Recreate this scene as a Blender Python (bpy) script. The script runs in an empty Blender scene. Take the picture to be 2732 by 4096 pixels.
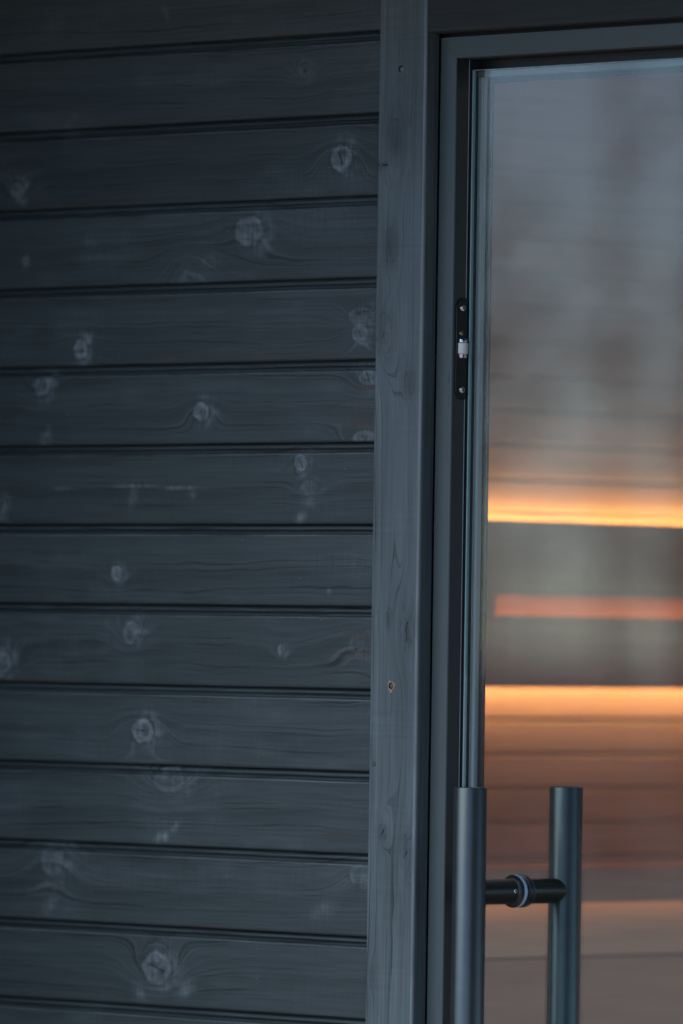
import bpy, bmesh, math, random
import numpy as np
from mathutils import Vector, Matrix

S = bpy.context.scene
COL = S.collection
rad = math.radians

# ------------------------------------------------------------------ camera
def axis_matrix(loc, right, up, fwd):
    return Matrix(((right.x, up.x, -fwd.x, loc.x), (right.y, up.y, -fwd.y, loc.y),
                   (right.z, up.z, -fwd.z, loc.z), (0, 0, 0, 1)))
YAW, PITCH, ROLL = rad(45.3), 0.0160984, 0.0150
_d0 = Vector((-math.sin(YAW), math.cos(YAW), 0)); _r0 = Vector((math.cos(YAW), math.sin(YAW), 0)); _z = Vector((0, 0, 1))
_f = _d0 * math.cos(PITCH) + _z * math.sin(PITCH); _u0 = _z * math.cos(PITCH) - _d0 * math.sin(PITCH)
_r = _r0 * math.cos(ROLL) + _u0 * math.sin(ROLL); _u = _u0 * math.cos(ROLL) - _r0 * math.sin(ROLL)
cam_data = bpy.data.cameras.new('camera')
cam = bpy.data.objects.new('camera', cam_data); COL.objects.link(cam)
cam.matrix_world = axis_matrix(Vector((6.16874, -6.17570, 1.25)), _r, _u, _f)
cam_data.sensor_fit = 'VERTICAL'; cam_data.sensor_height = 36; cam_data.sensor_width = 24
cam_data.lens = 30500 / 4096 * 36
cam_data.clip_start = 0.5; cam_data.clip_end = 2000
cam_data.dof.use_dof = True; cam_data.dof.focus_distance = 8.68; cam_data.dof.aperture_fstop = 3.6
S.camera = cam

# ------------------------------------------------------------------ daylight
SUN_EL, SUN_ROT = 46, 200
W = bpy.data.worlds.new('World'); S.world = W; W.use_nodes = True
wn = W.node_tree.nodes; wl = W.node_tree.links
bg = wn['Background']
sky = wn.new('ShaderNodeTexSky'); sky.sky_type = 'NISHITA'; sky.sun_disc = False
sky.sun_elevation = rad(SUN_EL); sky.sun_rotation = rad(SUN_ROT); sky.air_density = 0.65; sky.dust_density = 0.0; sky.ozone_density = 1.5; sky.altitude = 800
wl.new(sky.outputs[0], bg.inputs[0]); bg.inputs[1].default_value = 0.15
sun_data = bpy.data.lights.new('sun', 'SUN'); sun_data.energy = 1.5; sun_data.angle = rad(60); sun_data.color = (1, 0.97, 0.92)
sun = bpy.data.objects.new('sun', sun_data); COL.objects.link(sun)
_sd = Vector((math.sin(rad(SUN_ROT)) * math.cos(rad(SUN_EL)), math.cos(rad(SUN_ROT)) * math.cos(rad(SUN_EL)), math.sin(rad(SUN_EL))))
sun.rotation_euler = _sd.to_track_quat('Z', 'Y').to_euler(); sun.location = (1, -4, 4)
S.view_settings.view_transform = 'Standard'; S.view_settings.look = 'None'
S.view_settings.exposure = 0.3; S.view_settings.gamma = 1.0; S.view_settings.use_curve_mapping = False
S.render.engine = 'CYCLES'
S.cycles.use_denoising = True; S.cycles.use_adaptive_sampling = False
S.cycles.max_bounces = 10; S.cycles.transparent_max_bounces = 16; S.cycles.glossy_bounces = 5
S.cycles.caustics_reflective = False; S.cycles.sample_clamp_indirect = 8

# ------------------------------------------------------------------ helpers
def tag(o, label=None, cat=None, group=None, kind=None):
    if label: o['label'] = label
    if cat: o['category'] = cat
    if group: o['group'] = group
    if kind: o['kind'] = kind
    return o

def thing(name, label, cat, loc=(0, 0, 0), group=None):
    o = bpy.data.objects.new(name, None); COL.objects.link(o); o.location = loc
    o.empty_display_size = 0.05
    return tag(o, label, cat, group, 'thing')

def link_mesh(name, me, mat, parent=None, smooth=True):
    o = bpy.data.objects.new(name, me); COL.objects.link(o)
    if mat: me.materials.append(mat)
    if smooth:
        me.polygons.foreach_set('use_smooth', [True] * len(me.polygons))
        try: me.set_sharp_from_angle(angle=rad(35))
        except Exception: pass
    if parent is not None:
        o.parent = parent
        o.matrix_parent_inverse = Matrix.Translation(-world_loc(parent))
    return o

def world_loc(o):
    v = Vector(o.location)
    return v      # parents here are only ever translated empties or unmoved meshes

def obj(name, bm, mat, parent=None, smooth=True):
    bmesh.ops.recalc_face_normals(bm, faces=bm.faces)
    me = bpy.data.meshes.new(name); bm.to_mesh(me); bm.free()
    return link_mesh(name, me, mat, parent, smooth)

def add_box(bm, lo, hi, bev=0.0, seg=2):
    g = bmesh.ops.create_cube(bm, size=1.0)
    vs = g['verts']
    for v in vs:
        v.co = Vector([(lo[i] + hi[i]) / 2 + v.co[i] * (hi[i] - lo[i]) for i in range(3)])
    if bev > 0:
        es = list({e for v in vs for e in v.link_edges})
        bmesh.ops.bevel(bm, geom=es, offset=bev, segments=seg, profile=0.5, affect='EDGES')

def box(name, lo, hi, mat, parent=None, bev=0.0, seg=2):
    bm = bmesh.new(); add_box(bm, lo, hi, bev, seg); return obj(name, bm, mat, parent, False)

def add_lathe(bm, prof, origin, axis, n=48):
    """prof: list of (radius, distance along axis)"""
    ax = Vector(axis).normalized(); t = Vector((0, 0, 1)) if abs(ax.z) < .9 else Vector((1, 0, 0))
    a = ax.cross(t).normalized(); b = ax.cross(a).normalized(); O = Vector(origin)
    rings = []
    for r, h in prof:
        if r < 1e-6:
            rings.append([bm.verts.new(O + ax * h)])
        else:
            rings.append([bm.verts.new(O + ax * h + a * (r * math.cos(2 * math.pi * k / n)) + b * (r * math.sin(2 * math.pi * k / n))) for k in range(n)])
    for A, B in zip(rings[:-1], rings[1:]):
        for k in range(n):
            k2 = (k + 1) % n
            if len(A) == 1 and len(B) == 1: continue
            if len(A) == 1: bm.faces.new((A[0], B[k], B[k2]))
            elif len(B) == 1: bm.faces.new((A[k], A[k2], B[0]))
            else: bm.faces.new((A[k], A[k2], B[k2], B[k]))

def lathe(name, prof, origin, axis, mat, parent=None, n=48):
    bm = bmesh.new(); add_lathe(bm, prof, origin, axis, n); return obj(name, bm, mat, parent)

# smooth value noise for building wood figure into mesh attributes
_rng = np.random.RandomState(7)
_T = _rng.rand(256, 256)
def vn2(x, y, seed=0):
    x = np.asarray(x, float) + seed * 17.31; y = np.asarray(y, float) + seed * 9.77
    xi = np.floor(x).astype(int); yi = np.floor(y).astype(int)
    fx = x - xi; fy = y - yi
    fx = fx * fx * (3 - 2 * fx); fy = fy * fy * (3 - 2 * fy)
    g = lambda i, j: _T[i & 255, j & 255]
    return (g(xi, yi) * (1 - fx) + g(xi + 1, yi) * fx) * (1 - fy) + (g(xi, yi + 1) * (1 - fx) + g(xi + 1, yi + 1) * fx) * fy - 0.5

def grid_mesh(name, P, closed_caps=True):
    """P: array (n_along, n_prof, 3); an open sheet swept along the board, end caps added"""
    n, m, _ = P.shape
    idx = np.arange(n * m).reshape(n, m)
    q = np.stack([idx[:-1, :-1], idx[1:, :-1], idx[1:, 1:], idx[:-1, 1:]], -1).reshape(-1, 4)
    faces = q.tolist()
    if closed_caps:
        faces.append(idx[0, :].tolist()); faces.append(idx[-1, ::-1].tolist())
    me = bpy.data.meshes.new(name)
    me.from_pydata(P.reshape(-1, 3).tolist(), [], faces); me.update()
    return me

def merge_arrays(blocks):
    V, Fc, o = [], [], 0
    for P in blocks:
        n, m, _ = P.shape
        idx = np.arange(n * m).reshape(n, m) + o
        Fc += np.stack([idx[:-1, :-1], idx[1:, :-1], idx[1:, 1:], idx[:-1, 1:]], -1).reshape(-1, 4).tolist()
        Fc.append(idx[0, :].tolist()); Fc.append(idx[-1, ::-1].tolist())
        V.append(P.reshape(-1, 3)); o += n * m
    return np.concatenate(V), Fc

def set_attr(me, name, arr):
    a = me.attributes.new(name, 'FLOAT', 'POINT'); a.data.foreach_set('value', np.asarray(arr, np.float32).ravel())

# ------------------------------------------------------------------ materials
class NT:
    def __init__(s, mat):
        mat.use_nodes = True; s.t = mat.node_tree; s.n = s.t.nodes; s.l = s.t.links
        s.b = s.n.get('Principled BSDF')
    def _in(s, sock, v):
        if hasattr(v, 'is_output'): s.l.new(v, sock)
        elif v is not None: sock.default_value = v
    def math(s, op, a, b=None, c=None, clamp=False):
        n = s.n.new('ShaderNodeMath'); n.operation = op; n.use_clamp = clamp
        s._in(n.inputs[0], a)
        if b is not None: s._in(n.inputs[1], b)
        if c is not None: s._in(n.inputs[2], c)
        return n.outputs[0]
    def attr(s, name):
        n = s.n.new('ShaderNodeAttribute'); n.attribute_name = name; return n.outputs['Fac']
    def obj(s): return s.n.new('ShaderNodeTexCoord').outputs['Object']
    def mapping(s, v, scale, loc=(0, 0, 0)):
        n = s.n.new('ShaderNodeMapping'); s.l.new(v, n.inputs[0]); n.inputs['Scale'].default_value = scale; n.inputs['Location'].default_value = loc
        return n.outputs[0]
    def noise(s, v=None, scale=1, detail=2, rough=.5, w=None, dist=0):
        n = s.n.new('ShaderNodeTexNoise')
        if w is not None: n.noise_dimensions = '1D'; s._in(n.inputs['W'], w)
        else: s.l.new(v, n.inputs['Vector'])
        n.inputs['Scale'].default_value = scale; n.inputs['Detail'].default_value = detail; n.inputs['Roughness'].default_value = rough
        n.inputs['Distortion'].default_value = dist
        return n.outputs['Fac']
    def ramp(s, v, lo, hi, a=0.0, b=1.0):
        n = s.n.new('ShaderNodeMapRange'); n.interpolation_type = 'SMOOTHSTEP'; s._in(n.inputs['Value'], v)
        for k, x in zip(('From Min', 'From Max', 'To Min', 'To Max'), (lo, hi, a, b)): n.inputs[k].default_value = x
        return n.outputs[0]
    def mix(s, f, a, b, mode='MIX'):
        n = s.n.new('ShaderNodeMix'); n.data_type = 'RGBA'; n.blend_type = mode
        s._in(n.inputs[0], f); s._in(n.inputs[6], a if hasattr(a, 'is_output') else (*a, 1)); s._in(n.inputs[7], b if hasattr(b, 'is_output') else (*b, 1))
        return n.outputs[2]
    def scale_col(s, col, f):
        n = s.n.new('ShaderNodeVectorMath'); n.operation = 'SCALE'
        if hasattr(col, 'is_output'): s.l.new(col, n.inputs[0])
        else: n.inputs[0].default_value = col
        s._in(n.inputs['Scale'], f); return n.outputs[0]
    def bump(s, h, strength, dist):
        n = s.n.new('ShaderNodeBump'); s.l.new(h, n.inputs['Height']); n.inputs['Strength'].default_value = strength; n.inputs['Distance'].default_value = dist
        s.l.new(n.outputs[0], s.b.inputs['Normal'])
    def voronoi(s, v, scale):
        n = s.n.new('ShaderNodeTexVoronoi'); s.l.new(v, n.inputs['Vector']); n.inputs['Scale'].default_value = scale
        return n.outputs['Distance'], n.outputs['Color']
    def sep(s, v):
        n = s.n.new('ShaderNodeSeparateXYZ'); s.l.new(v, n.inputs[0]); return n.outputs

def mat(name): return bpy.data.materials.new(name)

def speck_mask(t, v, scale=55, size=.045, keep=.62):
    d, c = t.voronoi(v, scale)
    r = t.sep(c)[0]
    return t.math('MULTIPLY', t.ramp(d, size * .5, size, 1, 0), t.math('GREATER_THAN', r, keep))

def stained_wood(name, base, pale, along, rough=.5, grain=.35, line_mm=3.2, chatter=0.0, spec=.4):
    m = mat(name); t = NT(m); P = t.obj()
    sc = (9, 420, 420) if along == 'x' else (420, 420, 9)
    F = t.attr('figure'); pl = t.attr('pale'); ck = t.attr('crack'); tn = t.attr('tone'); br = t.attr('brown')
    g = t.noise(w=F, scale=1 / line_mm, detail=2, rough=.55)
    gl = t.ramp(g, .56, .66)                                  # thin late-wood lines
    fib = t.noise(t.mapping(P, sc), 1, 3, .6)
    blot = t.noise(t.mapping(P, tuple(s * .12 if s > 100 else s * .5 for s in sc), (3, 1, 2)), 1, 3, .6)
    nr = t.attr('near')
    gb = t.noise(w=F, scale=.35 / line_mm, detail=1, rough=.5)      # broad early/late wood bands
    seg = t.ramp(t.noise(t.mapping(P, tuple(s * .03 if s > 100 else s * .9 for s in sc), (9, 4, 6)), 1, 2, .5), .38, .62, .25, 1.0)
    f = t.math('ADD', 1.0, t.math('MULTIPLY', t.math('SUBTRACT', gb, .5), grain * .8))
    f = t.math('SUBTRACT', f, t.math('MULTIPLY', t.math('MULTIPLY', gl, seg), grain * .62))
    f = t.math('ADD', f, t.math('MULTIPLY', t.math('SUBTRACT', fib, .5), .85))
    f = t.math('ADD', f, t.math('MULTIPLY', t.math('SUBTRACT', blot, .5), .45))
    f = t.math('MULTIPLY', f, tn)
    tick = t.math('MULTIPLY', t.math('SUBTRACT', t.noise(t.mapping(P, (330, 14, 14) if along == 'x' else (16, 16, 250), (5, 2, 8)), 1, 1, .4), .5), 3.2)
    msk = t.noise(t.mapping(P, (5, 5, 12), (7, 7, 7)), 1, 2, .5)
    f = t.math('MULTIPLY', f, t.math('ADD', 1.0, t.math('MULTIPLY', tick, t.ramp(msk, .42, .62, 0.0, chatter * .35))))
    col = t.scale_col(base, f)
    lr = t.ramp(t.noise(w=F, scale=1 / (line_mm * .85), detail=1, rough=.4), .54, .64)
    col = t.mix(t.math('MULTIPLY', t.math('MULTIPLY', lr, nr), .30, clamp=True), col, pale)
    ring = t.math('MULTIPLY', pl, t.ramp(g, .25, .62, .55, 1.05))
    col = t.mix(t.math('MULTIPLY', ring, t.ramp(fib, .2, .7, .7, 1.05), clamp=True), col, pale)
    bn = t.math('MULTIPLY', br, t.ramp(t.noise(t.mapping(P, tuple(s * .5 for s in sc)), 1, 4, .7), .45, .6), clamp=True)
    col = t.mix(bn, col, (.085, .052, .036))
    col = t.mix(ck, col, (.003, .004, .005))
    sp = speck_mask(t, P, 60, .050, .72)
    col = t.mix(t.math('MULTIPLY', sp, .55), col, (.35, .38, .40))
    t.l.new(col, t.b.inputs['Base Color'])
    t.l.new(t.math('ADD', rough - .06, t.math('MULTIPLY', blot, .16)), t.b.inputs['Roughness'])
    t.b.inputs['Specular IOR Level'].default_value = spec
    h = t.math('ADD', t.math('MULTIPLY', g, .6), t.math('MULTIPLY', fib, .5))
    if chatter:
        w = tick
        h = t.math('ADD', h, t.math('MULTIPLY', w, t.ramp(msk, .40, .62, 0.0, chatter)))
    h = t.math('SUBTRACT', h, t.math('MULTIPLY', ck, 3))
    t.bump(h, .35, .0006)
    return m

M = {}
M['plank'] = stained_wood('black_stained_plank', (.050, .071, .075), (.25, .315, .345), 'x', .48, .85, 4.2, chatter=.22)
M['trim'] = stained_wood('black_stained_trim', (.106, .144, .154), (.23, .285, .315), 'z', .46, .80, 3.2, chatter=.30)
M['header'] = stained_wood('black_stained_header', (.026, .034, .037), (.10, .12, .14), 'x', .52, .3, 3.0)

def paint(name, base, rough, spec=.5, speck=True, metallic=0.0, mottle=.08):
    m = mat(name); t = NT(m); P = t.obj()
    n1 = t.noise(P, 60, 4, .6)
    col = t.scale_col(base, t.math('ADD', 1 - mottle / 2, t.math('MULTIPLY', n1, mottle)))
    if speck:
        sp = speck_mask(t, P, 130, .05, .86)
        col = t.mix(t.math('MULTIPLY', sp, .5), col, (.30, .34, .36))
    t.l.new(col, t.b.inputs['Base Color'])
    t.l.new(t.math('ADD', rough - .05, t.math('MULTIPLY', n1, .1)), t.b.inputs['Roughness'])
    t.b.inputs['Specular IOR Level'].default_value = spec; t.b.inputs['Metallic'].default_value = metallic
    t.bump(t.noise(P, 900, 3, .6), .05, .0004)
    return m

def frame_paint():
    m = mat('frame_paint'); t = NT(m); P = t.obj()
    n1 = t.noise(P, 60, 4, .6)
    col = t.scale_col((.070, .097, .104), t.math('ADD', .95, t.math('MULTIPLY', n1, .1)))
    sp = speck_mask(t, P, 120, .05, .80)
    col = t.mix(t.math('MULTIPLY', sp, .5), col, (.30, .34, .36))
    # dark rubbed smear running down the jamb near its inner edge
    x, y, z = t.sep(P)
    wob = t.noise(t.mapping(P, (0, 0, 14)), 1, 3, .6)
    cx = t.math('ADD', .0945, t.math('MULTIPLY', wob, .008))
    sm = t.ramp(t.math('ABSOLUTE', t.math('SUBTRACT', x, cx)), .0003, .0016, 1, 0)
    brk = t.ramp(t.noise(t.mapping(P, (150, 150, 45)), 1, 4, .7), .46, .6)
    zz = t.math('MULTIPLY', t.ramp(z, 1.42, 1.50), t.ramp(z, 1.60, 1.68, 1, 0))
    sm = t.math('MULTIPLY', t.math('MULTIPLY', sm, brk), zz)
    col = t.mix(t.math('MULTIPLY', sm, .75), col, (.018, .023, .027))
    t.l.new(col, t.b.inputs['Base Color'])
    t.b.inputs['Roughness'].default_value = .42; t.b.inputs['Specular IOR Level'].default_value = .45
    t.bump(t.noise(P, 700, 3, .6), .06, .0004)
    return m
M['frame'] = frame_paint()
M['reveal'] = paint('shade_dark_reveal', (.026, .034, .036), .45, .4)  # shade of the frame's inner faces put into the colour
M['stop'] = paint('shade_dark_stop', (.014, .018, .019), .45)  # near-black colour stands for the shade in the recess round the glass
M['gasket'] = paint('gasket_rubber', (.44, .53, .55), .5, .4, speck=False)
M['head_gasket'] = paint('dark_gasket_rubber', (.17, .21, .22), .5, .4, speck=False)
M['handle'] = paint('matt_black_metal', (.112, .134, .130), .34, .5, speck=False, mottle=.25, metallic=.8)
M['bar'] = paint('shade_dark_bar_metal', (.050, .060, .060), .36, .5, speck=False, mottle=.25, metallic=.7)  # handle metal made darker; the crossbar's shade is in the colour
M['plate'] = paint('gloss_black_metal', (.006, .007, .008), .22, .5, speck=False)
M['steel'] = paint('bright_steel', (.62, .63, .64), .18, .5, speck=False, metallic=1.0)
M['darksteel'] = paint('dark_steel', (.10, .11, .12), .25, .5, speck=False, metallic=1.0)
M['brass'] = paint('yellow_zinc', (.62, .52, .33), .25, .5, speck=False, metallic=1.0)
M['roller'] = paint('white_nylon', (.84, .87, .88), .42, .45, speck=False)
M['washer'] = paint('clear_blue_plastic', (.55, .75, 1.0), .3, .5, speck=False)
M['glass_edge'] = paint('polished_glass_edge', (.36, .60, .64), .2, .7, speck=False)
M['bare_wood'] = paint('bare_wood', (.42, .26, .15), .6, .2, speck=False)

def glass():
    m = mat('clear_glass'); t = NT(m); n = t.n; n.remove(t.b)
    lw = n.new('ShaderNodeLayerWeight'); lw.inputs['Blend'].default_value = .5
    fac = t.math('ADD', .050, t.math('MULTIPLY', t.math('POWER', lw.outputs['Facing'], 5.0), .9))
    tr = n.new('ShaderNodeBsdfTransparent'); tr.inputs[0].default_value = (.94, .965, .96, 1)
    gl = n.new('ShaderNodeBsdfGlossy'); gl.inputs['Roughness'].default_value = 0.0; gl.inputs['Color'].default_value = (1, 1, 1, 1)
    mx = n.new('ShaderNodeMixShader'); t.l.new(fac, mx.inputs[0]); t.l.new(tr.outputs[0], mx.inputs[1]); t.l.new(gl.outputs[0], mx.inputs[2])
    t.l.new(mx.outputs[0], n['Material Output'].inputs[0])
    return m
M['glass'] = glass()

def plain_wood(name, base, along='y', dark=.5, relief=.2):
    m = mat(name); t = NT(m); P = t.obj()
    sc = {'y': (90, 5, 90), 'x': (5, 90, 90), 'z': (90, 90, 5)}[along]
    g = t.noise(t.mapping(P, sc), 1, 4, .6, dist=.4)
    b = t.noise(t.mapping(P, tuple(s * .25 for s in sc), (2, 3, 1)), 1, 3, .6)
    f = t.math('ADD', 1 - dark * .5, t.math('MULTIPLY', g, dark))
    f = t.math('MULTIPLY', f, t.ramp(b, .3, .7, .90, 1.1))
    t.l.new(t.scale_col(base, f), t.b.inputs['Base Color'])
    t.b.inputs['Roughness'].default_value = .6; t.b.inputs['Specular IOR Level'].default_value = .3
    if relief: t.bump(g, relief, .001)
    return m
M['in_wall'] = plain_wood('brown_sauna_panel', (.52, .40, .34), 'y', .36, 0)
M['in_back'] = plain_wood('dark_sauna_board', (.50, .28, .23))
M['in_red'] = plain_wood('reddish_sauna_slat', (.66, .30, .16))
M['in_nose'] = plain_wood('brown_bench_nosing', (.56, .32, .22))
M['in_tan'] = plain_wood('tan_bench_board', (.78, .57, .36))
M['in_brown'] = plain_wood('brown_bench_board', (.66, .44, .30))
M['in_dark'] = plain_wood('dark_room_lining', (.26, .20, .15))
M['deck'] = plain_wood('brown_decking', (.74, .58, .48), 'x', .3)
M['bark'] = plain_wood('grey_brown_bark', (.29, .20, .18), 'z', .4)
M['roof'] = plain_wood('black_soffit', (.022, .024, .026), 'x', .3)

def emit(name, col, s):
    m = mat(name); t = NT(m); t.b.inputs['Base Color'].default_value = (.8, .7, .5, 1)
    t.b.inputs['Emission Color'].default_value = (*col, 1); t.b.inputs['Emission Strength'].default_value = s
    return m
M['led'] = emit('warm_led', (1.0, .47, .14), 11)
M['led_dim'] = emit('dim_warm_led', (1.0, .50, .13), 3.6)
M['led_faint'] = emit('faint_warm_led', (1.0, .45, .24), 1.3)
M['led_up'] = emit('warm_led_upper', (1.0, .47, .10), 24)
M['chip'] = emit('warm_led_chip', (1.0, .50, .17), 40)

# ------------------------------------------------------------------ ground, trees, added shade roof and walls
bm = bmesh.new(); add_box(bm, (-300, -300, -.35), (300, 300, -.25))
tag(obj('ground', bm, M['deck']), kind='structure')

bm = bmesh.new(); rr = random.Random(4)
def trunk(x, y, h, r):
    A = [bm.verts.new((x + r * math.cos(a), y + r * math.sin(a), -.3)) for a in [k * math.pi / 3 for k in range(6)]]
    B = [bm.verts.new((x + r * .25 * math.cos(a), y + r * .25 * math.sin(a), h)) for a in [k * math.pi / 3 for k in range(6)]]
    for k in range(6): bm.faces.new((A[k], A[(k + 1) % 6], B[(k + 1) % 6], B[k]))
    for b in range(5):                                   # bare limbs
        z = h * rr.uniform(.25, .95); a = rr.uniform(0, 6.28); L = (h - z) * .35 + .6
        p = Vector((x, y, z)); e = p + Vector((math.cos(a) * L, math.sin(a) * L, L * .7)); w = Vector((0, 0, .05 + r * .12))
        s_ = Vector((-math.sin(a), math.cos(a), 0)) * (r * .15)
        vs = [bm.verts.new(q) for q in (p - w, p + w, p + s_, e)]
        for f in ((0, 1, 3), (1, 2, 3), (2, 0, 3)): bm.faces.new([vs[i] for i in f])
for k in range(230):
    d = rr.uniform(38, 75); a = rad(225) + rad(rr.uniform(-22, 22))
    if rr.random() < .35: a = rad(225) + rad(round((math.degrees(a) - 225) / 5) * 5 + rr.uniform(-1, 1))
    trunk(.2 + d * math.cos(a), d * math.sin(a), rr.uniform(3.0, 7.5), rr.uniform(.02, .05))
for k in range(1700):                                      # undergrowth added between the trunks to darken the glass reflection
    d = rr.uniform(36, 75); a = rad(225) + rad(rr.uniform(-22, 22)); h = rr.uniform(.7, 2.1); q = rr.uniform(.015, .05)
    c = Vector((.2 + d * math.cos(a), d * math.sin(a), -.3)); l = rr.uniform(-.3, .3)
    vs = [bm.verts.new(c + Vector(v)) for v in ((q, 0, 0), (-q, q, 0), (-q, -q, 0), (l, l, h))]
    for f in ((0, 1, 3), (1, 2, 3), (2, 0, 3)): bm.faces.new([vs[i] for i in f])
tag(obj('forest', bm, M['bark'], None), kind='stuff')
shade_eave = thing('shade_roof', 'unseen dark overhang added above the wall to shade it', 'roof', (0, -.3, 2.2))
bm = bmesh.new(); add_box(bm, (-3.0, -.86, 2.105), (3.0, -.0005, 2.145))  # unseen overhang, added and tilted to darken the wall towards the top left
for v in bm.verts: v.co.z += .05 * v.co.x
obj('soffit', bm, M['roof'], shade_eave)
side = thing('shade_wall', 'unseen dark wall added to shade the left end of the plank wall', 'wall', (-.78, -.4, -.25))
box('panel', (-.82, -.84, -.25), (-.75, -.0005, 2.06), M['roof'], side)  # added out of view so the planks darken towards the left
side2 = thing('shade_wall', 'unseen dark wall added to block light from the right', 'wall', (1.97, -.6, -.25))
box('panel', (1.93, -1.28, -.25), (2.0, -.0005, 2.19), M['roof'], side2)  # added out of view to keep right-facing sides in shade
# ------------------------------------------------------------------ plank wall
PITCH_Z, Z0 = .0946, 1.9452
PX = lambda x: x       # plank coordinates are metres on the wall
# knots: x, z, half-length along grain (m), half-height (m), bend of the rings, paleness, crack angle (or None), crack half length
KNOTS = []; RXS = 1.38
def knot(px, py, rx, rz, bend=1.0, pale=.8, crack=None, cl=.006):
    # (disp px of photo) -> wall metres, from the survey of the photo
    KNOTS.append((px, py, rx, rz, bend, pale, crack, cl))
KN = [
 #  x       z      rx     rz    bend pale crack  cl
]
SMEARS = []
BROWN = []
KN = [
 (-0.0821, 1.7996, 0.0130, 0.0150, 1.60, 0.80, 2.06, 0.0090),
 (-0.6353, 1.7779, 0.0090, 0.0110, 0.70, 0.70, None, 0.0000),
 (-0.2322, 1.7197, 0.0180, 0.0170, 1.00, 0.60, None, 0.0000),
 (-0.6201, 1.6935, 0.0040, 0.0050, 0.40, 0.50, None, 0.0000),
 (-0.5188, 1.5859, 0.0090, 0.0120, 0.60, 1.00, None, 0.0000),
 (-0.0464, 1.5969, 0.0100, 0.0110, 0.90, 0.50, 1.92, 0.0050),
 (-0.0440, 1.6164, 0.0160, 0.0110, 0.80, 0.25, None, 0.0000),
 (-0.5856, 1.5436, 0.0110, 0.0120, 0.60, 0.75, 1.66, 0.0060),
 (-0.3085, 1.5094, 0.0100, 0.0110, 0.90, 0.70, 1.22, 0.0030),
 (-0.0319, 1.5451, 0.0110, 0.0110, 0.80, 0.50, 2.01, 0.0090),
 (-0.0353, 1.4751, 0.0160, 0.0090, 1.00, 0.45, 1.31, 0.0060),
 (-0.1406, 1.4486, 0.0080, 0.0100, 0.70, 0.60, 2.09, 0.0080),
 (-0.1256, 1.4193, 0.0110, 0.0080, 0.50, 0.30, None, 0.0000),
 (-0.6561, 1.3989, 0.0080, 0.0100, 0.60, 0.50, 1.22, 0.0080),
 (-0.4496, 1.3195, 0.0080, 0.0090, 0.60, 0.75, 1.40, 0.0040),
 (-0.4238, 1.2490, 0.0100, 0.0140, 0.80, 0.60, 1.57, 0.0030),
 (-0.1677, 1.2314, 0.0050, 0.0060, 0.60, 0.65, None, 0.0000),
 (-0.6533, 1.2109, 0.0140, 0.0170, 0.90, 0.70, None, 0.0000),
 (-0.0303, 1.2380, 0.0200, 0.0160, 0.90, 0.20, None, 0.0000),
 (-0.4008, 1.1329, 0.0140, 0.0140, 1.40, 0.80, 0.35, 0.0040),
 (-0.3539, 1.0764, 0.0200, 0.0160, 1.20, 0.35, None, 0.0000),
 (-0.5548, 0.9804, 0.0160, 0.0240, 1.20, 0.35, None, 0.0000),
 (-0.0290, 0.9743, 0.0160, 0.0140, 0.80, 0.35, None, 0.0000),
 (-0.3698, 0.8543, 0.0180, 0.0180, 1.50, 0.55, -0.31, 0.0140),
 (-0.1432, 1.9028, 0.0080, 0.0080, 0.60, 0.20, 1.66, 0.0030),
 (-0.3287, 1.6849, 0.0160, 0.0160, 1.20, 0.03, None, 0.0000),
 (-0.2991, 1.6842, 0.0100, 0.0080, 0.20, 0.20, None, 0.0000),
]
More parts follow.
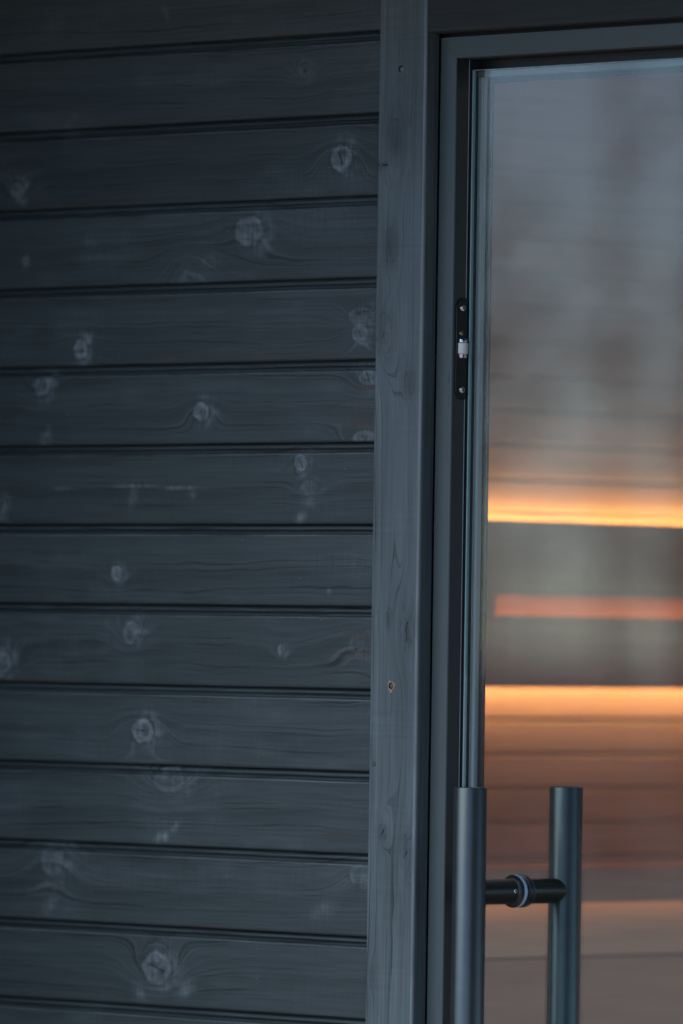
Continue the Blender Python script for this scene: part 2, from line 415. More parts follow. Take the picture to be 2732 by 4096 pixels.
SMEARS = [
 (-0.6199, 1.7838, 0.0090, 0.0060, 0.40, 0.70),
 (-0.5038, 1.5971, 0.0100, 0.0050, 0.50, 0.87),
 (-0.2900, 1.5092, 0.0060, 0.0140, 0.55, 1.40),
 (-0.5780, 1.4808, 0.0120, 0.0090, 0.40, 1.05),
 (-0.5457, 1.4196, 0.0160, 0.0020, 0.50, 0.00),
 (-0.4202, 1.4228, 0.0340, 0.0022, 0.65, 0.00),
 (-0.3414, 1.4200, 0.0320, 0.0020, 0.60, 0.00),
 (-0.4237, 1.4115, 0.0140, 0.0070, 0.35, 1.22),
 (-0.3227, 1.4123, 0.0060, 0.0070, 0.30, 1.40),
 (-0.1392, 1.3851, 0.0090, 0.0060, 0.55, 0.52),
 (-0.1238, 1.4042, 0.0080, 0.0120, 0.30, 1.57),
 (-0.4391, 1.3247, 0.0080, 0.0090, 0.35, 1.40),
 (-0.4103, 1.2501, 0.0050, 0.0160, 0.70, 1.57),
 (-0.6361, 1.2111, 0.0060, 0.0180, 0.50, 1.57),
 (-0.3761, 1.1323, 0.0050, 0.0180, 0.45, 1.57),
 (-0.3643, 1.0084, 0.0140, 0.0070, 0.75, 0.35),
 (-0.3474, 1.0176, 0.0180, 0.0060, 0.40, 0.61),
 (-0.3450, 1.0766, 0.0140, 0.0030, 0.30, 0.00),
 (-0.5596, 0.9204, 0.0160, 0.0080, 0.60, 0.52),
 (-0.5315, 0.9707, 0.0050, 0.0200, 0.40, 1.57),
 (-0.5472, 0.9832, 0.0090, 0.0050, 0.50, 1.22),
 (-0.3209, 0.8308, 0.0160, 0.0080, 0.45, 0.35),
 (-0.3440, 0.8667, 0.0100, 0.0060, 0.30, 0.52),
 (-0.0936, 0.9320, 0.0200, 0.0100, 0.30, 0.26),
 (-0.0907, 1.3001, 0.0040, 0.0030, 0.60, 0.00),
 (-0.5026, 1.7115, 0.0100, 0.0160, 0.16, 1.40),
 (-0.5440, 1.8482, 0.0140, 0.0140, 0.18, 1.57),
 (-0.5368, 1.8661, 0.0080, 0.0040, 0.20, 0.00),
 (-0.3801, 1.9813, 0.0120, 0.0050, 0.30, -1.05),
 (-0.3991, 0.8233, 0.0140, 0.0090, 0.30, -0.61),
 (-0.1404, 1.4421, 0.0030, 0.0080, 0.50, 1.92),
 (-0.3700, 0.8630, 0.0030, 0.0080, 0.70, 1.66),
 (-0.4007, 1.1267, 0.0030, 0.0060, 0.60, 1.66),
 (-0.0833, 1.7911, 0.0100, 0.0030, 0.50, -0.17),
]
BROWN = [
 (-0.0281, 1.5365, 0.0240, 0.0100, 0.90),
 (-0.0309, 1.4991, 0.0400, 0.0180, 0.60),
 (-0.0444, 1.4691, 0.0600, 0.0060, 0.30),
 (-0.0289, 1.2390, 0.0300, 0.0180, 0.70),
 (-0.0669, 1.0221, 0.0300, 0.0060, 0.45),
 (-0.1233, 0.9813, 0.0600, 0.0050, 0.30),
 (-0.5754, 1.8728, 0.0250, 0.0120, 0.50),
 (-0.2377, 1.5723, 0.3000, 0.0040, 0.45),
 (-0.2795, 1.4657, 0.2500, 0.0030, 0.30),
 (-0.0449, 1.6595, 0.0600, 0.0030, 0.40),
]

def wall_fields(x, z, seed, zc):
    xm, zm = x * 1000, (z - zc) * 1000
    F = zm * (0.8 + .5 * vn2(seed * 3.3, 1.5)) + 10 * vn2(xm / 260, seed * 5.1, seed) + 5 * vn2(xm / 90, zm / 60, seed) + 1.6 * vn2(xm / 28, zm / 16, seed + 3)
    pale = np.zeros_like(x); crack = np.zeros_like(x); brown = np.zeros_like(x); near = np.zeros_like(x)
    n = vn2(x * 260, z * 260, 5)
    n2 = vn2(x * 90, z * 200, 8)
    for kx, kz, rx, rz, bend, pl, ca, cl in KN:
        rx, rz = rx * RXS, rz * 1.08
        dx, dz = x - kx, z - kz
        if abs(kz - zc) > .055: continue
        q = (dx / (rx * 2.1)) ** 2 + (dz / (rz * 1.5)) ** 2
        sgn = 1 if (kx * 1000) % 2 < 1 else -1
        F = F + sgn * bend * 26 * np.exp(-q)
        q2 = (dx / rx) ** 2 + (dz / rz) ** 2
        r = np.sqrt(q2)
        F = F + bend * 7 * np.exp(-q2 * .8) * (1 + .4 * n)
        body = np.clip((1.04 + .22 * n - r) / .13, 0, 1)
        halo = np.exp(-((r - 1.35) / .45) ** 2) * np.clip(.45 + dx / rx * .5, 0, 1)
        near = np.maximum(near, min(1, .3 + bend * .55) * np.exp(-q2 / 5.5) * np.clip(.75 + 1.2 * vn2(x * 30, z * 40, 13), 0, 1))
        th = np.arctan2(dz, dx)
        swirl = .5 + .5 * np.sin(r * 11 + 2.2 * n + 1.3 * np.sin(th * 2 + kx * 40))
        brush = vn2(x * 520, z * 45, 14)
        streak = np.clip(.5 + 2.2 * vn2(th * 2.2 + 40, r * 2.5, int(abs(kx) * 1000) % 50), 0, 1.2)
        pale = np.maximum(pale, pl * (body * (.22 + .25 * streak + .38 * swirl * np.clip(r * 1.3, .3, 1) + .55 * n2 + .55 * brush) + .55 * halo * (.55 + 1.1 * n2 + .9 * brush)))
        rim = np.exp(-((r - 1.03 - .22 * n) / .085) ** 2) * np.clip(.45 + 1.6 * vn2(th * 1.3, kx * 90 + 0 * th, 16), 0, 1)
        crack = np.maximum(crack, .55 * min(1, pl + .1) * rim)
        if ca is not None:
            ux, uz = math.cos(ca), math.sin(ca)
            a = dx * ux + dz * uz; b = -dx * uz + dz * ux
            b = b + .0012 * vn2(a * 400, kz * 50)
            crack = np.maximum(crack, np.clip(1.4 - np.abs(b) / .0007, 0, 1) * (np.abs(a) < cl))
    scuff = np.clip(vn2(x * 8, z * 22, seed + 5) * 1.6 + .6 * vn2(x * 30, z * 70, seed + 6) - .18, 0, 1)
    pale = np.maximum(pale, .17 * scuff * np.clip(.7 + .7 * vn2(x * 610 + 6 * vn2(x * 20, z * 30, 19), z * 33, 17) + .9 * vn2(x * 30, z * 430 + 5 * vn2(x * 14, z * 9, 20), 18), 0, 1.3))
    for sx, sz, rx, rz, pl, rot in SMEARS:
        if abs(sz - zc) > .055: continue
        dx, dz = x - sx, z - sz
        a = dx * math.cos(rot) + dz * math.sin(rot); b = -dx * math.sin(rot) + dz * math.cos(rot)
        q = (a / rx) ** 2 + (b / rz) ** 2
        pale = np.maximum(pale, pl * np.exp(-q * 1.2) * (.75 + .9 * n2 + 1.0 * vn2(x * 520, z * 60, 15)))
    for sx, sz, rx, rz, pl in BROWN:
        q = ((x - sx) / rx) ** 2 + ((z - sz) / rz) ** 2
        brown = np.maximum(brown, pl * np.exp(-q))
    return F, np.clip(pale * 1.15, 0, 1), crack, brown, near

def plank_profile(fine):
    """(y, z) measured from the lower edge of the board above, going down"""
    top = [(.016, .006), (.0120, .0030), (.0105, -.0005), (.0085, -.0020), (.0056, -.0034), (.0049, -.0046), (.0046, -.0058), (.0050, -.0068), (.0060, -.0074),
           (.0088, -.0080), (.0094, -.0098), (.0088, -.0112), (.0040, -.0118), (.0012, -.0122), (.0004, -.0128), (.0001, -.0136)]
    zb = -PITCH_Z
    face = [(0, z) for z in np.linspace(-.0146, zb + .003, 46 if fine else 4)]
    bot = [(.0001, zb + .0022), (.0005, zb + .0012), (.0012, zb + .0004), (.0022, zb), (.013, zb)]
    return np.array(top + face + bot)

wall = thing('plank_wall', 'black stained horizontal tongue and groove plank wall with knots, left of the door', 'wall', (-.6, 0, 0))
VV, FF, AT, off = [], [], {k: [] for k in ('figure', 'pale', 'crack', 'tone', 'brown', 'near')}, 0
for k in range(-4, 22):
    ztop = Z0 - PITCH_Z * (k - 1)           # lower edge of the board above this one
    zc = ztop - PITCH_Z * .56
    fine = -1 <= k <= 13
    prof = plank_profile(fine)
    if fine:
        xs = np.concatenate([np.linspace(-1.5, -.74, 12), np.linspace(-.735, .0745, 540)])
    else:
        xs = np.linspace(-1.5, .0745, 24)
    X = np.repeat(xs[:, None], len(prof), 1)
    bow = .0006 * vn2(xs / .5, k * 2.7, 2)[:, None]
    Y = np.repeat(prof[None, :, 0], len(xs), 0) + bow * 0.6
    Z = np.repeat(prof[None, :, 1], len(xs), 0) + ztop + bow + .0004 * vn2(xs / .07, k * 1.3, 4)[:, None]
    P = np.stack([X, Y, Z], -1)
    n, m, _ = P.shape
    idx = np.arange(n * m).reshape(n, m) + off
    FF += np.stack([idx[:-1, :-1], idx[:-1, 1:], idx[1:, 1:], idx[1:, :-1]], -1).reshape(-1, 4).tolist()
    VV.append(P.reshape(-1, 3)); off += n * m
    f, pl, cr, br, nr = wall_fields(X, Z, k + 11, zc)
    rel = prof[None, :, 1] + 0 * X
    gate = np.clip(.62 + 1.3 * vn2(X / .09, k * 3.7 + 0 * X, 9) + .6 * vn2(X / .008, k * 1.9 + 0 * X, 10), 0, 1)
    pl = np.maximum(pl, .50 * gate * np.clip(1 - np.abs(rel + .0134) / .0013, 0, 1))         # painted highlight line along the upper arris, broken by noise
    br = np.maximum(br, .8 * np.clip(.1 + 2.4 * vn2(X / .12, k * 5.1 + 0 * X, 12), 0, 1) * np.clip(1 - np.abs(rel + PITCH_Z - .0018) / .0022, 0, 1))
    tone = np.full_like(X, 1.0 + .34 * vn2(k * 1.7, 3.1, 6))
    for nm, a in zip(('figure', 'pale', 'crack', 'tone', 'brown', 'near'), (f, pl, cr, tone, br, nr)): AT[nm].append(a.ravel())
me = bpy.data.meshes.new('cladding'); me.from_pydata(np.concatenate(VV).tolist(), [], FF); me.update()
for nm in AT: set_attr(me, nm, np.concatenate(AT[nm]))
link_mesh('cladding', me, M['plank'], wall)
box('backing', (-1.5, .0135, -.25), (.0774, .0465, 2.32), M['roof'], wall)

# ------------------------------------------------------------------ vertical trim board
TK = []
TK = [
 (.0110, 1.7868, .0100, .0050, .3, -.2, .05, .0055),
 (.0015, 1.7875, .0040, .0040, .2, -.2, 0.0, .0020),
 (0.0270, 1.8155, 0.0120, 0.0240, 0.80, -0.35, None, 0.0000),
 (0.0304, 1.8068, 0.0080, 0.0140, 0.40, -0.30, None, 0.0000),
 (0.0194, 1.7915, 0.0090, 0.0300, 0.50, 0.25, None, 0.0000),
 (0.0227, 1.6942, 0.0090, 0.0200, 0.80, -0.30, None, 0.0000),
 (0.0135, 1.5930, 0.0120, 0.0240, 0.90, -0.25, 1.40, 0.0050),
 (0.0157, 1.5844, 0.0100, 0.0180, 0.60, 0.30, None, 0.0000),
 (0.0575, 1.2608, 0.0090, 0.0260, 1.00, -0.15, 1.22, 0.0060),
 (0.0576, 1.2551, 0.0040, 0.0120, 0.30, -0.25, 1.54, 0.0100),
 (0.0272, 1.2688, 0.0030, 0.0080, 0.50, -0.25, None, 0.0000),
 (0.0235, 1.0253, 0.0060, 0.0100, 0.70, -0.20, 1.05, 0.0040),
 (0.0292, 1.0383, 0.0060, 0.0140, 0.30, 0.40, None, 0.0000),
 (0.0609, 1.0014, 0.0070, 0.0220, 0.90, -0.20, 0.96, 0.0050),
 (0.0572, 0.9866, 0.0050, 0.0160, 0.40, 0.35, None, 0.0000),
 (0.0103, 0.8639, 0.0040, 0.0080, 0.60, -0.15, None, 0.0000),
 (0.0569, 1.5382, 0.0080, 0.0140, 0.50, -0.25, None, 0.0000),
 (0.0095, 1.2675, 0.0050, 0.0090, 0.20, 0.10, None, 0.0000),
]
def trim_fields(x, z):
    xm, zm = (x - .045) * 1000, z * 1000
    F = xm * .9 + 16 * vn2(z / .55, .3, 21) + 4 * vn2(z / .16, x * 30, 22) + 1.2 * vn2(z * 40, x * 120, 23)
    # cathedral peaks running up the right half of the board
    q = ((xm - 8) / 15) ** 2
    F = F + 20 * np.exp(-q) * (.5 + vn2(z / .33, 1.2, 25)) - .02 * zm * np.exp(-q)
    pale = np.zeros_like(x); crack = np.zeros_like(x); brown = np.zeros_like(x); dark = np.zeros_like(x)
    n = vn2(x * 260, z * 160, 5)
    for kx, kz, rx, rz, bend, pl, ca, cl in TK:
        if pl < 0: pl *= 1.5
        dx, dz = x - kx, z - kz
        q = (dx / (rx * 1.5)) ** 2 + (dz / (rz * 2.0)) ** 2
        F = F + bend * 22 * np.exp(-q)
        r = np.sqrt((dx / rx) ** 2 + (dz / rz) ** 2)
        edge = np.exp(-((r - 1.0) / .13) ** 2)
        dark = np.maximum(dark, .55 * edge * np.clip(.5 + n * 1.5, 0, 1) * (1 if pl < 0 else .5))
        if pl < 0: dark = np.maximum(dark, -pl * np.exp(-r * r * .6))
        pale = np.maximum(pale, max(pl, 0) * np.exp(-r * r * .5))
        if ca is not None:
            ux, uz = math.cos(ca), math.sin(ca)
            a = dx * ux + dz * uz; b = -dx * uz + dz * ux + .0012 * vn2((dx + dz) * 500, kz * 70)
            crack = np.maximum(crack, np.clip(1.4 - np.abs(b) / .0008, 0, 1) * (np.abs(a) < cl))
    return F, np.clip(pale, 0, 1), crack, brown, dark

TX0, TX1, TY0 = .0, .0752, -.021
R2 = .0032
arc = lambda cx, cy, r, a0, a1, n: [(cx + r * math.cos(rad(a)), cy + r * math.sin(rad(a))) for a in np.linspace(a0, a1, n)]
prof = [(TX0, .0)] + [(TX0, y) for y in (-.010, -.0195)] + arc(TX0 + .0012, TY0 + .0012, .0012, 180, 270, 4) \
     + [(x, TY0) for x in np.linspace(.0025, TX1 - R2 - .0008, 58)] + arc(TX1 - R2, TY0 + R2, R2, 270, 360, 8) \
     + [(TX1, y) for y in np.linspace(TY0 + R2 + .001, .0, 10)]
prof = np.array(prof)
zs = np.concatenate([np.linspace(-.25, .70, 16), np.linspace(.705, 2.02, 640), np.linspace(2.03, 2.3, 6)])
Pm = np.zeros((len(zs), len(prof), 3))
wob = (.0005 * vn2(zs / .25, .7, 31) + .0003 * vn2(zs / .06, .2, 32))[:, None]
Pm[:, :, 0] = prof[None, :, 0] + wob; Pm[:, :, 1] = prof[None, :, 1]; Pm[:, :, 2] = zs[:, None]
trim = thing('trim_board', 'grey black vertical trim board with screw heads between plank wall and door frame', 'trim board', (.0376, -.021, -.25))
me = grid_mesh('board', Pm)
xx = Pm[:, :, 0].ravel(); zz = Pm[:, :, 2].ravel(); yy = Pm[:, :, 1].ravel()
F, pl, cr, br, dk = trim_fields(xx + (yy - TY0) * 1.0, zz)
pl = np.maximum(pl, (.75 + .5 * vn2(zz / .03, .4, 51)) * np.clip((xx - (TX1 - .0044)) / .0012, 0, 1) * np.clip(1.3 - (yy - TY0) / .0026, 0, 1))   # edge highlight painted as paler stain on the rounded corner
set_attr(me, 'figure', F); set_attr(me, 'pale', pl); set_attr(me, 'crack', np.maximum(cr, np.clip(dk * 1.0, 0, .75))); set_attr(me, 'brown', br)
set_attr(me, 'tone', 1 + .35 * vn2(zz / .11, xx / .05, 52)); set_attr(me, 'near', np.zeros_like(F))
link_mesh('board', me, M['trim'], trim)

def torx_screw(name, loc, axis, r, mt, parent, depth=.0012, socket=True):
    """countersunk head seen from along axis; a star socket is sunk in its middle"""
    bm = bmesh.new()
    pr = [(r * 1.0, -depth), (r * 1.0, 0), (r * .93, r * .10)]
    pr += [(r * .52, r * .16), (r * .44, -r * .25), (0, -r * .25)] if socket else [(r * .6, r * .30), (r * .3, r * .38), (0, r * .4)]
    add_lathe(bm, pr, loc, axis, 24)
    return obj(name, bm, mt, parent)
torx_screw('screw', (.0350, -.0207, 1.8963), (0, -1, 0), .0042, M['darksteel'], trim)
s2 = torx_screw('screw', (.0340, -.0207, 1.1928), (0, -1, 0), .0042, M['darksteel'], trim)
bm = bmesh.new()
n = 40
inner = []; outer = []
for k in range(n):
    a = 2 * math.pi * k / n
    ro = .0056 + .0007 * math.sin(3 * a + 1) + .0005 * math.sin(7 * a)
    if abs(math.atan2(math.sin(a + math.pi / 2), math.cos(a + math.pi / 2))) < .35: ro += .0022 * (1 if k % 2 else .4)
    outer.append(bm.verts.new((.0340 + ro * math.cos(a), -.02115, 1.1928 + ro * math.sin(a))))
    inner.append(bm.verts.new((.0340 + .0040 * math.cos(a), -.02125, 1.1928 + .0040 * math.sin(a))))
for k in range(n):
    bm.faces.new((inner[k], outer[k], outer[(k + 1) % n], inner[(k + 1) % n]))
tag(obj('splintered_rim', bm, M['bare_wood'], s2), 'pale splintered wood round the lower screw head')
lathe('nail_head', [(.0001, -.001), (.0034, -.001), (.0036, .0004), (.0030, .0009), (0, .0011)], (.0081, -.0210, 1.1034), (0, -1, 0), M['frame'], trim, 9)

# ------------------------------------------------------------------ header board over the door
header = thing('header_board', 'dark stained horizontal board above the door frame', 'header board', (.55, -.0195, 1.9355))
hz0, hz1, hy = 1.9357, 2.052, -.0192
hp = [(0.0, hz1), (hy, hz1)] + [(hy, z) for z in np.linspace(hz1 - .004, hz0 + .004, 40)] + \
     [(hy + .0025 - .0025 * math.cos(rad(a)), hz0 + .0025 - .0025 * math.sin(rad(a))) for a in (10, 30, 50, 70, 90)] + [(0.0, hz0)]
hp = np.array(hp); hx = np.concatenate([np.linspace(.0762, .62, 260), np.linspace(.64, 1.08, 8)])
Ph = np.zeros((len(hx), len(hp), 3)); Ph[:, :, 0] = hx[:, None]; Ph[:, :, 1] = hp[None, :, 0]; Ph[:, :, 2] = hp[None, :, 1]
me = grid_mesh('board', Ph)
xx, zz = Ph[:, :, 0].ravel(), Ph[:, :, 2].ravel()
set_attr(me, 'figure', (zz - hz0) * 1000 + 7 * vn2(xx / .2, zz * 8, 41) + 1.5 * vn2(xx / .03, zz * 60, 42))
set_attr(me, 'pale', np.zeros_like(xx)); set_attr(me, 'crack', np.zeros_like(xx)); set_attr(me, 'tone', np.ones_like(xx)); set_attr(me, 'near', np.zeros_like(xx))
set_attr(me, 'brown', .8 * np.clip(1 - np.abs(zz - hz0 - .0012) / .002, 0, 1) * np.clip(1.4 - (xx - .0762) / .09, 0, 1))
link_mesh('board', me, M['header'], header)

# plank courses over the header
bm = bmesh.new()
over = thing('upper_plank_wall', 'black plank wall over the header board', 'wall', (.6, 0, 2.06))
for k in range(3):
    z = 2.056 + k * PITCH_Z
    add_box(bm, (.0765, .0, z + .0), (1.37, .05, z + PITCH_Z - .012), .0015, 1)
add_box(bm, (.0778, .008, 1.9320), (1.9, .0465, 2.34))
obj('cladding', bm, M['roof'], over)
# ------------------------------------------------------------------ door frame
FX0, FX1, FZ = .0758, .985, 1.9335
fp = [(.0022, .0465), (.0020, .0006), (.0024, .0), (.0246, .0), (.0256, .0002), (.0264, .0009), (.0267, .0020), (.0267, .0206), (.0270, .0212), (.0270, .0222), (.0262, .0226), (.0262, .0465)]
frame = thing('door_frame', 'slate painted metal door frame with mitred corner and black roller catch', 'door frame', (.09, 0, -.25))
def frame_piece(name, seg):
    bm = bmesh.new(); A, B = [], []
    for p, y in fp:
        if seg == 'left':
            a, b = (FX0 + p, y, -.25), (FX0 + p, y, FZ - p - .0001)
        elif seg == 'head':
            a, b = (FX0 + p + .0001, y, FZ - p), (FX1 - p, y, FZ - p)
        else:
            a, b = (FX1 - p, y, FZ - p - .0001), (FX1 - p, y, -.25)
        A.append(bm.verts.new(a)); B.append(bm.verts.new(b))
    for i in range(len(fp) - 1): bm.faces.new((A[i], B[i], B[i + 1], A[i + 1]))
    bm.faces.new(A); bm.faces.new(B[::-1])
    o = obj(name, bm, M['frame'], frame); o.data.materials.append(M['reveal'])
    for f in o.data.polygons:                      # reveal behind the nosing has its shade painted on as near-black
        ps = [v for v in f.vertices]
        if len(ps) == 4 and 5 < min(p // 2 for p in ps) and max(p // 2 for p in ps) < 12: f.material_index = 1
    return o
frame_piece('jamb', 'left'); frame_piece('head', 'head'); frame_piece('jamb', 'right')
box('highlight_bead', (.1024, .0209, -.2), (.1031, .0217, 1.9060), M['gasket'], frame)  # pale bead stands in for the bright line on the frame edge
# door stops behind the glass with their ribbed gaskets
box('stop', (.1010, .0425, -.2), (.1185, .0465, 1.8797), M['stop'], frame, .0008)
box('stop', (.1010, .0425, 1.8800), (.9600, .0465, 1.9080), M['stop'], frame, .0008)
gp = [(.1022, .0428), (.1022, .0375), (.1035, .0362), (.1046, .0362), (.1050, .0370), (.1056, .0370), (.1060, .0360), (.1072, .0352), (.1084, .0352), (.1104, .0358), (.1112, .0368), (.1114, .0428)]
bm = bmesh.new()
A = [bm.verts.new((x, y, -.2)) for x, y in gp]; B = [bm.verts.new((x, y, 1.8868)) for x, y in gp]
for i in range(len(gp) - 1): bm.faces.new((A[i], B[i], B[i + 1], A[i + 1]))
bm.faces.new(A[::-1]); bm.faces.new(B)
obj('gasket', bm, M['gasket'], frame)
box('gasket', (.1022, .0356, 1.8870), (.9580, .0424, 1.8945), M['head_gasket'], frame, .001)

# roller catch let into the reveal of the jamb
def stadium(bm, yc, z0, z1, w, x0, x1, bev=.0004, n=14):
    r = w / 2; pts = []
    for k in range(n + 1):
        a = math.pi * k / n; pts.append((yc + r * math.cos(a), z1 - r + r * math.sin(a)))
    for k in range(n + 1):
        a = math.pi + math.pi * k / n; pts.append((yc + r * math.cos(a), z0 + r + r * math.sin(a)))
    lay = []
    zc = (z0 + z1) / 2
    for x, s in ((x0, 0), (x1 - bev, 0), (x1, bev)):
        lay.append([bm.verts.new((x, yc + (y - yc) * (1 - s / r), zc + (z - zc) * (1 - s / (z1 - zc)))) for y, z in pts])
    m = len(pts)
    for L0, L1 in zip(lay[:-1], lay[1:]):
        for k in range(m): bm.faces.new((L0[k], L0[(k + 1) % m], L1[(k + 1) % m], L1[k]))
    bm.faces.new(lay[-1]); bm.faces.new(lay[0][::-1])
bm = bmesh.new(); stadium(bm, .0166, 1.5190, 1.6353, .0232, .1021, .1041)
plate = tag(obj('catch_plate', bm, M['plate'], frame), 'glossy black round-ended strike plate with a grey roller')
def cross_screw(loc, r, mt):
    bm = bmesh.new()
    add_lathe(bm, [(r, -.0006), (r, .0004), (r * .86, .0014), (r * .5, .0019), (0, .0020)], loc, (1, 0, 0), 28)
    o = obj('screw', bm, mt, plate)
    bm = bmesh.new()
    x = loc[0] + .00175
    for a in (35, 125):
        g = bmesh.ops.create_cube(bm, size=1)
        bmesh.ops.transform(bm, matrix=Matrix.Translation((x, loc[1], loc[2])) @ Matrix.Rotation(rad(a), 4, 'X') @ Matrix.Diagonal((.0009, r * 1.1, r * .24, 1)), verts=g['verts'])
    # the recess is part of the same head
    bmesh.ops.recalc_face_normals(bm, faces=bm.faces)
    me2 = bpy.data.meshes.new('tmp'); bm.to_mesh(me2); bm.free()
    bm = bmesh.new(); bm.from_mesh(o.data); k = len(bm.faces); bm.from_mesh(me2)
    bm.faces.ensure_lookup_table()
    for f in bm.faces[k:]: f.material_index = 1
    bm.to_mesh(o.data); bm.free(); o.data.materials.append(M['plate']); bpy.data.meshes.remove(me2)
    return o
cross_screw((.1041, .0145, 1.6235), .0040, M['steel'])
tag(cross_screw((.1036, .0130, 1.5947), .0028, M['brass']), 'small yellowish adjusting screw above the roller')
cross_screw((.1041, .0150, 1.5305), .0040, M['steel'])
RX, RY = .1042, .0150
lathe('roller', [(0, 1.5712), (.0062, 1.5712), (.0068, 1.5718), (.0068, 1.5773), (.00672, 1.5775), (.0068, 1.5777), (.0068, 1.5832), (.0062, 1.5838), (0, 1.5838)], (RX, RY, 0), (0, 0, 1), M['roller'], plate)
lathe('bushing', [(0, 1.5840), (.0052, 1.5840), (.0057, 1.5846), (.0057, 1.5872), (.0052, 1.5884), (0, 1.5886)], (RX, RY, 0), (0, 0, 1), M['steel'], plate, 14)
lathe('bushing', [(0, 1.5664), (.0052, 1.5666), (.0057, 1.5678), (.0057, 1.5704), (.0052, 1.5710), (0, 1.5710)], (RX, RY, 0), (0, 0, 1), M['steel'], plate, 14)

# ------------------------------------------------------------------ glass door with pull handle
GY0, GY1 = .0240, .0285
door = thing('glass_door', 'clear glass sauna door with black tubular pull handle', 'door', (.5, .026, .02))
box('pane', (.1070, GY0, .02), (.9540, GY1, 1.8942), M['glass'], door)
bm = bmesh.new(); add_box(bm, (.1053, GY0 - .0002, .02), (.10695, GY1, 1.8950), .0006, 2); add_box(bm, (.1070, GY0 + .0001, 1.89425), (.9540, GY1 - .0001, 1.8950), .0003, 1)
obj('polished_edge', bm, M['glass_edge'], door)
HX, HYO, HYI, HZ, HR = .1933, -.0521, .1035, .9637, .0188
def tube(y):
    r = HR
    return lathe('pull_bar', [(0, .44), (r - .001, .44), (r, .441), (r, 1.0794), (r - .0006, 1.0806), (r - .0014, 1.0810), (r - .0018, 1.0808), (r - .0020, 1.0796), (r - .004, 1.0790), (0, 1.0790)], (HX, y, 0), (0, 0, 1), M['handle'], door, 72)
tag(tube(HYO), 'outer matt black tube of the pull handle')
tag(tube(HYI), 'inner matt black tube seen through the glass')
BR = .0143
def post(y_tube, y_glass):
    s = 1 if y_glass > y_tube else -1
    L = abs(y_glass - y_tube)
    p = lathe('crossbar', [(0, .010), (BR, .010), (BR, L - .0112), (BR + .0006, L - .0108), (BR + .0016, L - .0104), (.0183, L - .0068), (.0186, L - .0062), (.0185, L - .0056), (.0180, L - .0053), (0, L - .0053)], (HX, y_tube, HZ), (0, s, 0), M['bar'], door, 64)
    lathe('washer', [(0, L - .0052), (.0180, L - .0052), (.0186, L - .0048), (.0186, L - .0007), (.0178, L - .0002), (0, L - .0002)], (HX, y_tube, HZ), (0, s, 0), M['washer'] if s > 0 else M['bar'], p, 64)
    if s > 0:
        torx_screw('set_screw', (HX + BR - .0002, .0080, HZ + .0005), (1, 0, 0), .0024, M['steel'], p, .001)
    return p
post(HYO, GY0); post(HYI, GY1)

# ------------------------------------------------------------------ sauna room behind the glass
IX = -.75
inner = thing('inner_wall', 'brown horizontal panel wall inside the sauna behind the backrest', 'wall', (IX, 1.1, -.2))
bm = bmesh.new()
g0 = 1.4576
for k in range(-28, 18):
    z1 = g0 - .045 * k
    if z1 < -.15 or z1 > 2.16: continue
    e = .0017 if z1 < 1.60 else .0009
    add_box(bm, (IX - .02, .10, z1 - .045 + e), (IX, 2.35, z1 - e), e, 1)
add_box(bm, (IX - .05, .08, -.2), (IX - .008, 2.4, 2.2))
obj('panelling', bm, M['in_wall'], inner, False)
lining = thing('room_lining', 'dark interior of the sauna beyond the panel wall', 'room', (.5, 2.4, -.2))
box('back_lining', (IX, 2.36, -.2), (1.9, 2.42, 2.2), M['in_dark'], lining)
bm = bmesh.new()                                  # right-hand lining, with unseen openings added to let daylight fill the room
add_box(bm, (1.84, 1.30, 1.2), (1.9, 2.355, 2.2)); add_box(bm, (1.84, 1.30, -.2), (1.9, 2.355, .0995)); add_box(bm, (1.84, 2.25, .1), (1.9, 2.355, 1.1995)); add_box(bm, (1.84, .05, 2.05), (1.9, 1.2995, 2.2)); add_box(bm, (1.84, .05, -.2), (1.9, 1.2995, .1))
obj('side_lining', bm, M['in_dark'], lining)
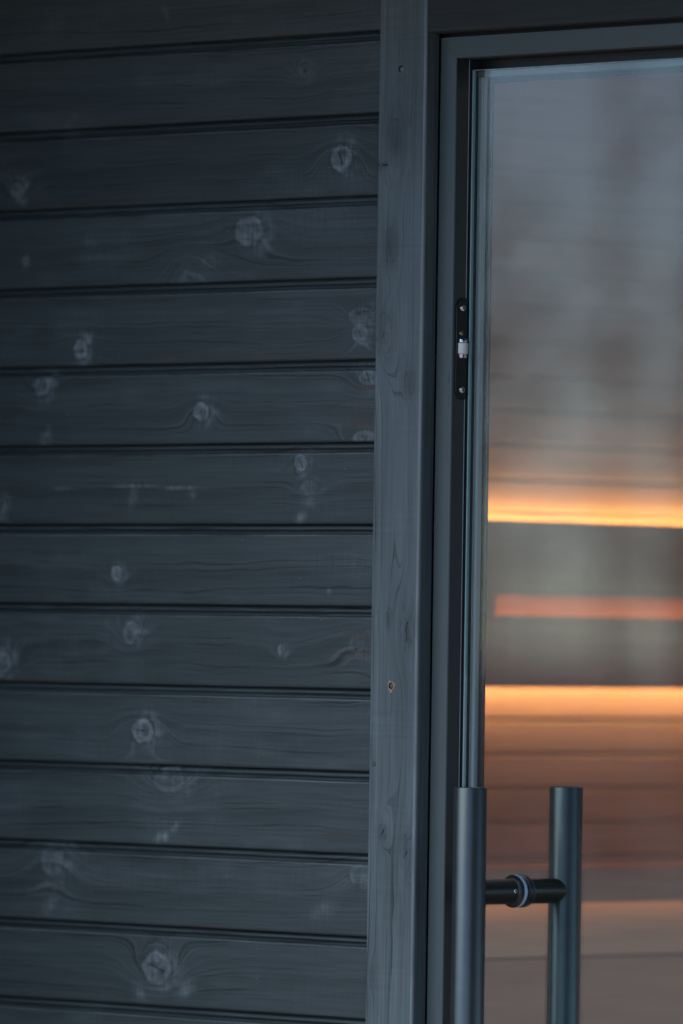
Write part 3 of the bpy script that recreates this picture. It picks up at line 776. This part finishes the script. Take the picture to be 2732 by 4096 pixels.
tag(box('ceiling', (IX, .08, 2.2), (1.9, 2.42, 2.26), M['in_dark']), kind='structure')
tag(box('sauna_floor', (IX, .0790, -.245), (1.9, 2.42, -.205), M['in_dark']), kind='structure')

back = thing('backrest', 'dark two-board backrest with warm light strips on the inner wall', 'backrest', (-.70, 1.2, 1.18))
BX = -.69
box('backrest_board', (BX - .024, .70, 1.3035), (BX, 2.30, 1.4020), M['in_back'], back, .002)
box('backrest_board', (BX - .024, .70, 1.1850), (BX, 2.30, 1.2784), M['in_back'], back, .002)
box('upright', (BX - .024, .70, 1.2786), (BX - .001, .8953, 1.3033), M['in_back'], back)
tag(box('slat', (IX + .0015, .8965, 1.2700), (IX + .022, 2.30, 1.3110), M['in_red'], back, .001), 'reddish slat showing in the gap between the two boards')
box('light_strip', (IX + .010, .70, 1.3975), (IX + .016, 2.30, 1.4018), M['led_up'], back)
ls = box('light_strip', (IX + .0270, .70, 1.1862), (IX + .0290, 2.30, 1.1922), M['led'], back)
bm = bmesh.new()
for k in range(42):
    add_box(bm, (IX + .0235, .72 + k * .0375, 1.1866), (IX + .0269, .732 + k * .0375, 1.1918))
tag(obj('light_chips', bm, M['chip'], ls), kind='stuff')
box('light_strip', (BX - .040, .90, 1.2620), (BX - .030, 2.30, 1.2660), M['led_dim'], back)

bench = thing('bench', 'brown wooden sauna bench with a warm lit tan front rail below the backrest', 'bench', (-.55, 1.2, -.2))
for x0, x1 in ((-.512, -.405), (-.628, -.520), (-.744, -.636)):
    box('seat_slat', (x0, .30, .9275), (x1, 2.30, .9520), M['in_back'], bench, .004)
box('front_rail', (-.450, .30, .8515), (-.426, 2.30, .9270), M['in_tan'], bench, .001)
box('nosing', (-.4045, .30, .9195), (-.3960, 2.30, .9640), M['in_nose'], bench, .001)
box('light_strip', (-.4120, .30, .9215), (-.4060, 2.30, .9260), M['led_faint'], bench)
for k in range(5):
    z1 = .8492 - k * .0935
    box('front_board', (-.450, .30, z1 - .0918), (-.427, 2.30, z1), M['in_brown'], bench, .0015)
